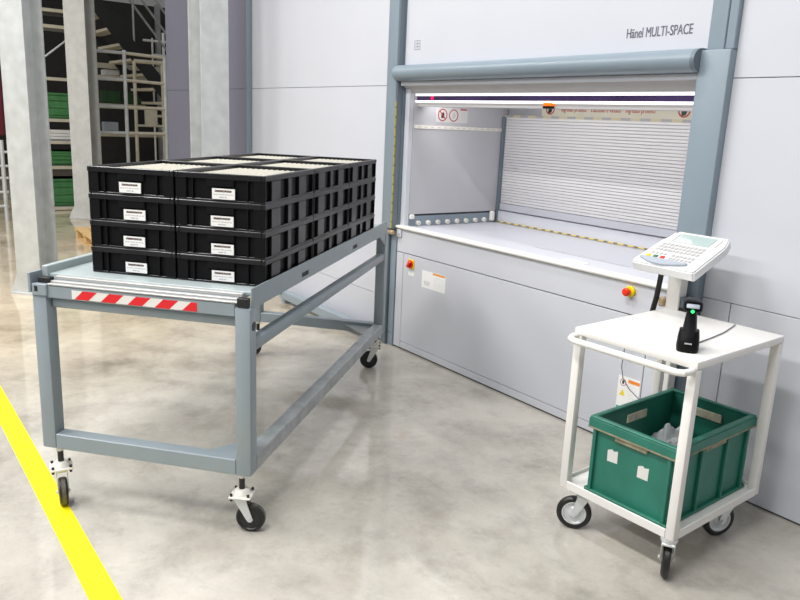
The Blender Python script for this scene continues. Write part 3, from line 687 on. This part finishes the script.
for s in (-1, 1):
    for x in (-0.175, 0.175): y0, y1 = sorted((s*b, s*(cy-0.002))); P('rib', MB().box(x-0.008, x+0.008, y0, y1, 0.004, H-0.052, 0.002), 'green', gc)
    for y in (-0.27, -0.10, 0.10, 0.27): x0, x1 = sorted((s*a, s*(cx-0.002))); P('rib', MB().box(x0, x1, y-0.008, y+0.008, 0.004, H-0.052, 0.002), 'green', gc)
    y0, y1 = sorted((s*b, s*(cy-0.001))); P('base_lip', MB().box(-cx+0.006, cx-0.006, y0, y1, 0.0, 0.012, 0.002), 'green', gc)
    x0, x1 = sorted((s*a, s*(cx-0.001))); P('base_lip', MB().box(x0, x1, -cy+0.006, cy-0.006, 0.0, 0.012, 0.002), 'green', gc)
    # grip pocket inside each short side, its dirty outer shell below the rim
    y0, y1 = sorted((s*(b-0.0055), s*(b-0.012))); P('grip', MB().box(-0.065, 0.065, y0, y1, H-0.085, H-0.045, 0.003), 'card', gc, 'beige grip pocket')
    y0, y1 = sorted((s*(b), s*(cy-0.003))); P('grip', MB().box(-0.075, 0.075, y0, y1, H-0.074, H-0.052, 0.003), 'grime', gc, 'dirty grip pocket')
    x0, x1 = sorted((s*(a-0.0055), s*(a-0.012))); P('grip', MB().box(x0, x1, -0.075, 0.075, H-0.085, H-0.045, 0.003), 'card', gc, 'beige grip pocket')
    x0, x1 = sorted((s*a, s*(cx-0.003))); P('grip', MB().box(x0, x1, -0.08, 0.08, H-0.074, H-0.052, 0.003), 'grime', gc, 'dirty grip pocket')
for (x, z, r_) in ((-0.085, 0.195, 0.15), (0.062, 0.180, 0.1)):
    pts = [(-0.027, -0.026), (0.022, -0.030), (0.028, 0.024), (0.008, 0.020), (0.0, 0.028), (-0.022, 0.022)]
    P('paper_scrap', MB().prism([(x+u*math.cos(r_)-v*math.sin(r_), -b-0.0008, z+u*math.sin(r_)+v*math.cos(r_)) for u, v in pts], (0, 0.0014, 0)), 'sign', gc, 'torn white label remnant')
# plastic bag in the crate
bb = bmesh.new(); bmesh.ops.create_icosphere(bb, subdivisions=4, radius=1.0)
from mathutils import noise as mn
for v in bb.verts:
    p_ = v.co.copy(); up = max(0, p_.z)
    n_ = mn.noise(p_*2.2)*0.22+abs(mn.noise(p_*5.0))*0.16
    sc_ = 1+n_
    v.co = Vector((p_.x*0.120*sc_*(1-0.45*up), p_.y*0.135*sc_*(1-0.4*up)-0.03*up, p_.z*(0.075 if p_.z < 0 else 0.180)*sc_))
for v in bb.verts: v.co.z = max(v.co.z, -0.058)
me = bpy.data.meshes.new('plastic_bag'); bb.to_mesh(me); bb.free(); me.materials.append(M['bag'])
o = bpy.data.objects.new('plastic_bag', me); COL.objects.link(o); o.location = (2.80, -0.50, 0.280); o.rotation_euler = (0, 0, 0.4)
tag(o, 'crumpled clear plastic bag lying in the green crate', 'plastic bag')

# barcode scanner
sn = thing('barcode_scanner', 'black hand scanner with a green light standing in its cradle on the trolley', 'scanner', (3.014, -0.822, 0.92), math.radians(33))
def sp_(mb, name, mt, par=None, label=None): return P(name, mb, mt, par or sn, label)
cb = MB(); 
def loft(rings):
    b = MB(); R = []
    for (z, xo, yo, hx, hy, n) in rings:
        R.append([b.b.verts.new((xo+hx*math.copysign(abs(math.cos(t))**n, math.cos(t)), yo+hy*math.copysign(abs(math.sin(t))**n, math.sin(t)), z)) for t in [2*PI*k/20 for k in range(20)]])
    for k in range(len(R)-1):
        for j in range(20): b.b.faces.new((R[k][j], R[k][(j+1) % 20], R[k+1][(j+1) % 20], R[k+1][j]))
    b.b.faces.new(R[0][::-1]); b.b.faces.new(R[-1]); return b
sp_(loft([(0, 0, 0, 0.034, 0.042, 0.6), (0.012, 0, 0, 0.036, 0.044, 0.6), (0.045, 0, 0.004, 0.034, 0.036, 0.6), (0.068, 0, 0.008, 0.031, 0.028, 0.6)]), 'cradle', 'black')
sp_(loft([(0.030, 0, -0.010, 0.022, 0.026, 0.7), (0.075, 0, 0.002, 0.022, 0.024, 0.7), (0.105, 0, 0.008, 0.019, 0.022, 0.7), (0.130, 0, 0.012, 0.016, 0.020, 0.7)]), 'grip', 'black_rib')
hd_ = loft([(-0.055, 0, 0, 0.026, 0.016, 0.55), (-0.05, 0, 0, 0.029, 0.019, 0.55), (-0.01, 0, 0, 0.029, 0.021, 0.55), (0.06, 0, 0, 0.022, 0.018, 0.6), (0.075, 0, 0, 0.016, 0.012, 0.6)])
hd_.b.transform(Matrix.Translation((0, 0.005, 0.152)) @ Matrix.Rotation(-PI/2-0.10, 4, 'X')); 
head = sp_(hd_, 'head', 'black')
sp_(MB().box(-0.020, 0.020, -0.013, 0.013, -0.003, 0.003, 0.0028, 2, mtx=Matrix.Translation((0, -0.0475, 0.1625)) @ Matrix.Rotation(0.85, 4, 'X')), 'top_window', 'pad', head, 'pale grey window'); sn.scale = (1.16,)*3
sp_(MB().cyl((0, -0.048, 0.142), (0, -0.0535, 0.142), 0.005, seg=12), 'status_light', 'led_green', head, 'glowing green light')
sp_(MB().box(-0.011, 0.011, -0.0455, -0.043, 0.030, 0.034), 'badge', 'key')
cbl = [(2.99, -0.768, 0.926), (2.985, -0.70, 0.9235), (2.97, -0.58, 0.9235), (2.95, -0.46, 0.9235), (2.92, -0.35, 0.9235), (2.90, -0.285, 0.9235)]
o = MB().tube(cbl, 0.0025, 8).build('scanner_cable', 'cable'); tag(o, 'thin grey cable lying across the white trolley top', 'cable')
dc = [(2.17, -0.03, 0.86-0.12), (2.172, -0.04, 0.55), (2.175, -0.05, 0.48), (2.20, -0.06, 0.42), (2.25, -0.06, 0.37), (2.33, -0.06, 0.33), (2.40, -0.07, 0.30), (2.42, -0.08, 0.15), (2.44, -0.09, 0.003)]
o = MB().tube(dc, 0.003, 8).build('data_cable', 'cable'); tag(o, 'thin grey cable hanging in front of the machine panel behind the trolley', 'cable')

# ================================================================ COLUMNS
def steel_column(label, x, y, rz, w_, d_, mt1, mt2, tf=0.018, height=ZT+1.5, gus=True):
    c = thing('steel_column', label, 'column', (x, y, 0), rz)
    P('flange', MB().box(d_/2-tf, d_/2, -w_/2, w_/2, 0.015, height), mt1, c)
    P('flange', MB().box(-d_/2, -d_/2+tf, -w_/2, w_/2, 0.015, height), mt1, c)
    P('web', MB().box(-d_/2+tf, d_/2-tf, -0.02, 0.02, 0.015, height), mt2, c)
    P('base_plate', MB().box(-d_*0.56, d_*0.56, -w_*0.76, w_*0.76, 0, 0.02), mt1, c)
    if gus:
        for s in (-1, 1):
            P('gusset', MB().prism([(d_/2-0.014, s*w_/2, 0.02), (d_/2-0.014, s*w_*0.74, 0.02), (d_/2-0.014, s*w_*0.74, 0.05), (d_/2-0.014, s*w_/2, 0.20)], (0.014, 0, 0)), mt1, c)
    return c
steel_column('broad pale galvanised column at the left edge, in front of the wooden pallet', -3.02, -1.98, math.radians(-48.7), 0.25, 0.26, 'galv', 'galv')
steel_column('weathered grey column between the green containers and the stairs', -8.15, -0.22, math.radians(-44), 0.34, 0.30, 'conc', 'conc')
steel_column('pale galvanised column standing in front of the dark grey casing', -2.35, -0.53, math.radians(3), 0.27, 0.27, 'galv', 'galv')

# ================================================================ BACKGROUND
# wooden pallet
pl = thing('wooden_pallet', 'pale pine pallet lying on the floor behind the black crates', 'pallet', (-5.55, -0.55, 0), math.radians(-3))
for k in range(5): P('deck_board', MB().box(-0.6, 0.6, -0.40+0.165*k, -0.40+0.165*k+0.13, 0.125, 0.147, 0.002), 'wood', pl)
for y in (-0.34, 0.0, 0.36):
    for x in (-0.52, 0.0, 0.52): P('block', MB().box(x-0.07, x+0.07, y-0.05, y+0.05, 0.022, 0.103, 0.003), 'wood', pl)
    P('runner', MB().box(-0.6, 0.6, y-0.05, y+0.05, 0, 0.022), 'wood', pl)
for x in (-0.52, 0.0, 0.52): P('stringer_board', MB().box(x-0.07, x+0.07, -0.40, 0.39, 0.103, 0.125), 'wood', pl)

def bar(u0, v0, u1, v1, x, r, mt, par, name, dx=None):
    """tube between two points given on the plane X = x (local to par)"""
    p0, p1 = at_x(u0, v0, x), at_x(u1, v1, x if dx is None else dx)
    o_ = Vector(par.location)
    return P(name, MB().tube([p0-o_, p1-o_], r, 8), mt, par)
# galvanised guard rail before the stairs
XG = -8.6
gl_ = thing('guard_rail', 'galvanised tube guard rail in front of the dark stairs', 'guard rail', (XG, 0.75, 0))
def yz(u, v, x): p = at_x(u, v, x); return p.y, p.z
ya, za = yz(124, 52, XG); yb, zb = yz(164.5, 60, XG); yl, zl_ = yz(96, 52, XG)
for (y, z) in ((ya, za), (yb, za-0.06)): P('post', MB().tube([(0, y-0.75, 0), (0, y-0.75, z+0.03)], 0.03, 10), 'galv', gl_)
for (v0, v1) in ((53, 58), (80, 84), (107, 109), (133, 134)):
    z0 = yz(124, v0, XG)[1]; z1 = yz(164.5, v1, XG)[1]
    P('rail', MB().tube([(0, ya-0.75, z0), (0, yb-0.75, z1)], 0.026, 8), 'beige', gl_)
    P('rail', MB().tube([(0, yl-0.75, z0+0.0), (0, ya-0.75, z0)], 0.026, 8), 'galv', gl_)
XH = -9.3
g2 = thing('gate_frame', 'pale beige tube frame standing behind the guard rail', 'gate', (XH, 0.9, 0))
yc, zc = yz(134, 61, XH); ye, ze = yz(162, 60, XH)
P('post', MB().tube([(0, yc-0.9, 0), (0, yc-0.9, zc)], 0.03, 10), 'beige', g2); P('post', MB().tube([(0, ye-0.9, 0), (0, ye-0.9, zc)], 0.03, 10), 'beige', g2)
P('rail', MB().tube([(0, yc-0.9, zc), (0, ye-0.9, zc)], 0.035, 8), 'beige', g2)
bx_y, bx_z = yz(151, 118, XH)
P('plate', MB().box(-0.02, 0.02, bx_y-0.9-0.11, bx_y-0.9+0.11, bx_z-0.14, bx_z+0.14), 'beige', g2, 'beige plate on the frame')
P('rail', MB().tube([(0, yc-0.9, bx_z-0.14), (0, ye-0.9, bx_z-0.14)], 0.02, 8), 'beige', g2)
# stairs
XS = -10.2
st = thing('steel_stairs', 'black steel staircase with beige treads behind the guard rail', 'stairs', (XS, 1.5, 0))
p0 = at_x(86, -22, XS); p1 = at_x(176, 96, XS)
sl_ = (p1.z-p0.z)/(p1.y-p0.y)
yend = p1.y - p1.z/sl_
for dx in (0.0, -1.6):
    pts = [(dx, p0.y-1.5-0.3, p0.z-0.3*sl_), (dx, yend-1.5, 0.0), (dx, yend-1.5-0.32, 0.0), (dx, p0.y-1.5-0.3, p0.z-0.3*sl_-(0.32 if dx == 0 else 0.12)*abs(sl_))]
    P('stringer', MB().prism(pts, (-0.05, 0, 0)), 'blacksteel', st)
ns = 17
for k in range(ns):
    f = (k+0.5)/ns; y = p0.y-0.3+(yend-p0.y+0.3)*f-0.14; z = (p0.z-0.3*sl_)*(1-f)-0.0
    if z > 0.1: P('tread', MB().box(-1.6, -0.05, y-1.5-0.13, y-1.5+0.13, z-0.05, z), 'beige', st)
for off in (0.65, 0.95, 1.3):
    P('handrail', MB().tube([(-0.02, p0.y-1.5, p0.z+off), (-0.02, yend-1.5, off)], 0.022, 8), 'galv_dark', st)
for f in (0.25, 0.45, 0.65, 0.85):
    y = p0.y+(yend-p0.y)*f; z = p0.z*(1-f); P('baluster', MB().tube([(-0.02, y-1.5, z), (-0.02, y-1.5, z+1.3)], 0.02, 8), 'galv_dark', st)
# pallet rack behind the stairs
XK = -12.0
rk = thing('storage_rack', 'tall rack with beige beams and dark bays behind the stairs', 'rack', (XK, 2.2, 0))
yA, yB = at_x(92, 60, XK).y, at_x(250, 60, XK).y
ztop = at_x(100, -10, XK).z
for y in (yA, (yA+yB)/2, yB):
    for dx in (0, -1.1): P('upright', MB().box(dx-0.05, dx+0.05, y-2.2-0.05, y-2.2+0.05, 0, ztop), 'galv_dark', rk)
for v in (66, 78, 106, 134):
    z = at_x(110, v, XK).z
    P('beam', MB().box(-0.03, 0.03, yA-2.2, yB-2.2, z-0.05, z+0.05), 'beige', rk)
P('back_sheet', MB().box(-1.2, -1.17, yA-2.2, yB-2.2, 0.1, ztop-0.3), 'hall', rk)
def rack_box(u, v, wpx, hpx, mt, label, grp=None, cat='box'):
    a = at_x(u, v, XK-0.1); c = at_x(u+wpx, v-hpx, XK-0.1)
    b = MB(); b.box(-0.35, 0.0, 0, c.y-a.y, 0, c.z-a.z, 0.015); 
    o = b.build('storage_box', mt); o.location = (XK-0.05, a.y, a.z); tag(o, label, cat, grp); return o
for v, (u, wp, hp2, mtk, lb) in zip((78, 106, 106, 134), ((105, 14, 5, 'sign', 'white carton on the middle beam of the far rack'), (104, 16, 12, 'dgreen', 'dark green box on the far rack left of the guard rail post'), (127, 14, 11, 'dgreen', 'dark green box on the far rack right of the guard rail post'), (106, 12, 9, 'pad', 'grey blue box low on the far rack'))):
    z = at_x(110, v, XK).z+0.052
    b = rack_box(u, v, wp, hp2, mtk, lb); b.location.z = z
wr = thing('white_rail', 'short white handrail seen past the dark stairs', 'rail', (-11.92, 2.2, 0))
for (u0, u1, v) in ((143, 176, 40), (153, 176, 55)):
    a, c = at_x(u0, v, -11.92), at_x(u1, v, -11.92); P('rail', MB().tube([(0, a.y-2.2, a.z), (0, c.y-2.2, a.z)], 0.025, 8), 'white', wr)
a = at_x(163, 33, -11.92); P('post', MB().tube([(0, a.y-2.2, 0), (0, a.y-2.2, a.z)], 0.03, 8), 'white', wr)
a = at_x(152, 38, -11.92); P('post', MB().tube([(0, a.y-2.2, 0), (0, a.y-2.2, a.z)], 0.02, 8), 'white', wr)
# green containers between the two left columns
XC = -9.2
def container(u0, v0, u1, v1, label, x=XC, mt='egreen', dep=0.8):
    a, c = at_x(u0, v1, x), at_x(u1, v0, x)
    t = thing('container', label, 'container', (x, a.y, max(a.z, 0)), 0, 'green containers by the far column')
    wd_, hh = c.y-a.y, c.z-max(a.z, 0)
    P('body', MB().box(-dep, 0, 0, wd_, 0.0, hh, 0.02), mt, t)
    for k in range(4): P('rib', MB().box(0, 0.02, 0.01, wd_-0.01, hh*(0.12+0.24*k), hh*(0.12+0.24*k)+0.03), mt, t)
    P('rim', MB().box(-dep-0.02, 0.025, -0.015, wd_+0.015, hh-0.04, hh, 0.01), mt, t)
    return t
r2 = thing('pallet_rack', 'rack with green containers between the two left columns', 'rack', (XC-0.4, -0.5, 0))
yA, yB = at_x(30, 100, XC).y, at_x(92, 100, XC).y
zt = at_x(60, -12, XC).z
for y in (yA, yB):
    for dx in (0.42, -0.42): P('upright', MB().box(dx-0.035, dx+0.035, y+0.5-0.035, y+0.5+0.035, 0, zt), 'galv', r2)
shelf_z = {}
for v in (10, 26, 78, 119, 141, 166, 210):
    z = at_x(64, v, XC).z; z = max(z, 0.06); shelf_z[v] = z
    P('beam', MB().box(0.36, 0.42, yA+0.5, yB+0.5, z-0.05, z), 'beige', r2); P('shelf', MB().box(-0.42, 0.36, yA+0.5, yB+0.5, z-0.03, z), 'galv_dark', r2)
for k in range(3):
    z0 = shelf_z[78]+0.1+0.9*k; P('diagonal', MB().tube([(0.42, yA+0.5, z0), (0.42, yB+0.5, z0+0.8)], 0.015, 8), 'galv', r2)
def on_shelf(v, u0, u1, hpx, label, mt='egreen'):
    a = at_x(u0, v, XC-0.1); c = at_x(u1, v-hpx, XC-0.1)
    t = thing('container', label, 'container', (XC-0.12, a.y, shelf_z[v]), 0, 'containers on the left rack')
    wd_, hh = c.y-a.y, c.z-a.z
    P('body', MB().box(-0.6, 0, 0, wd_, 0.0, hh, 0.02), mt, t)
    for k in range(3): P('rib', MB().box(0, 0.02, 0.01, wd_-0.01, hh*(0.15+0.28*k), hh*(0.15+0.28*k)+0.03), mt, t)
    P('rim', MB().box(-0.62, 0.025, -0.015, wd_+0.015, hh-0.04, hh, 0.01), mt, t)
on_shelf(119, 40, 80, 24, 'upper green container between the two left columns')
on_shelf(166, 40, 80, 14, 'middle green container between the two left columns')
on_shelf(210, 40, 82, 28, 'lowest green container between the two left columns')
on_shelf(141, 42, 80, 10, 'pale grey carton between the upper and middle green containers', 'sign')
# ladder frame and red tarp at the left picture edge
XLd = -8.2
ld = thing('ladder_frame', 'white ladder like frame at the far left edge', 'ladder', (XLd, -1.3, 0))
for u in (1.0, 8.5, -14):
    y, z = yz(u, 140, XLd); P('upright', MB().tube([(0, y+1.3, 0), (0, y+1.3, z)], 0.03, 8), 'galv', ld)
for v in (152, 166, 178, 192, 206):
    ya_, z = yz(8.5, v, XLd); yb_ = yz(-14, v, XLd)[0]; P('rung', MB().tube([(0, ya_+1.3, z), (0, yb_+1.3, z)], 0.02, 8), 'galv', ld)
a, c = at_x(-16, 135, -9.0), at_x(-0.5, 58, -9.0)
rt = thing('tarp_roll', 'dark red tarpaulin hanging on a post at the far left edge', 'tarpaulin', (-9.0, a.y, 0))
P('cloth', MB().box(-0.10, 0.0, 0.0, c.y-a.y, a.z, c.z, 0.03, 2), 'redcloth', rt); P('post', MB().box(-0.17, -0.10, 0.05, 0.12, 0, c.z), 'galv_dark', rt)
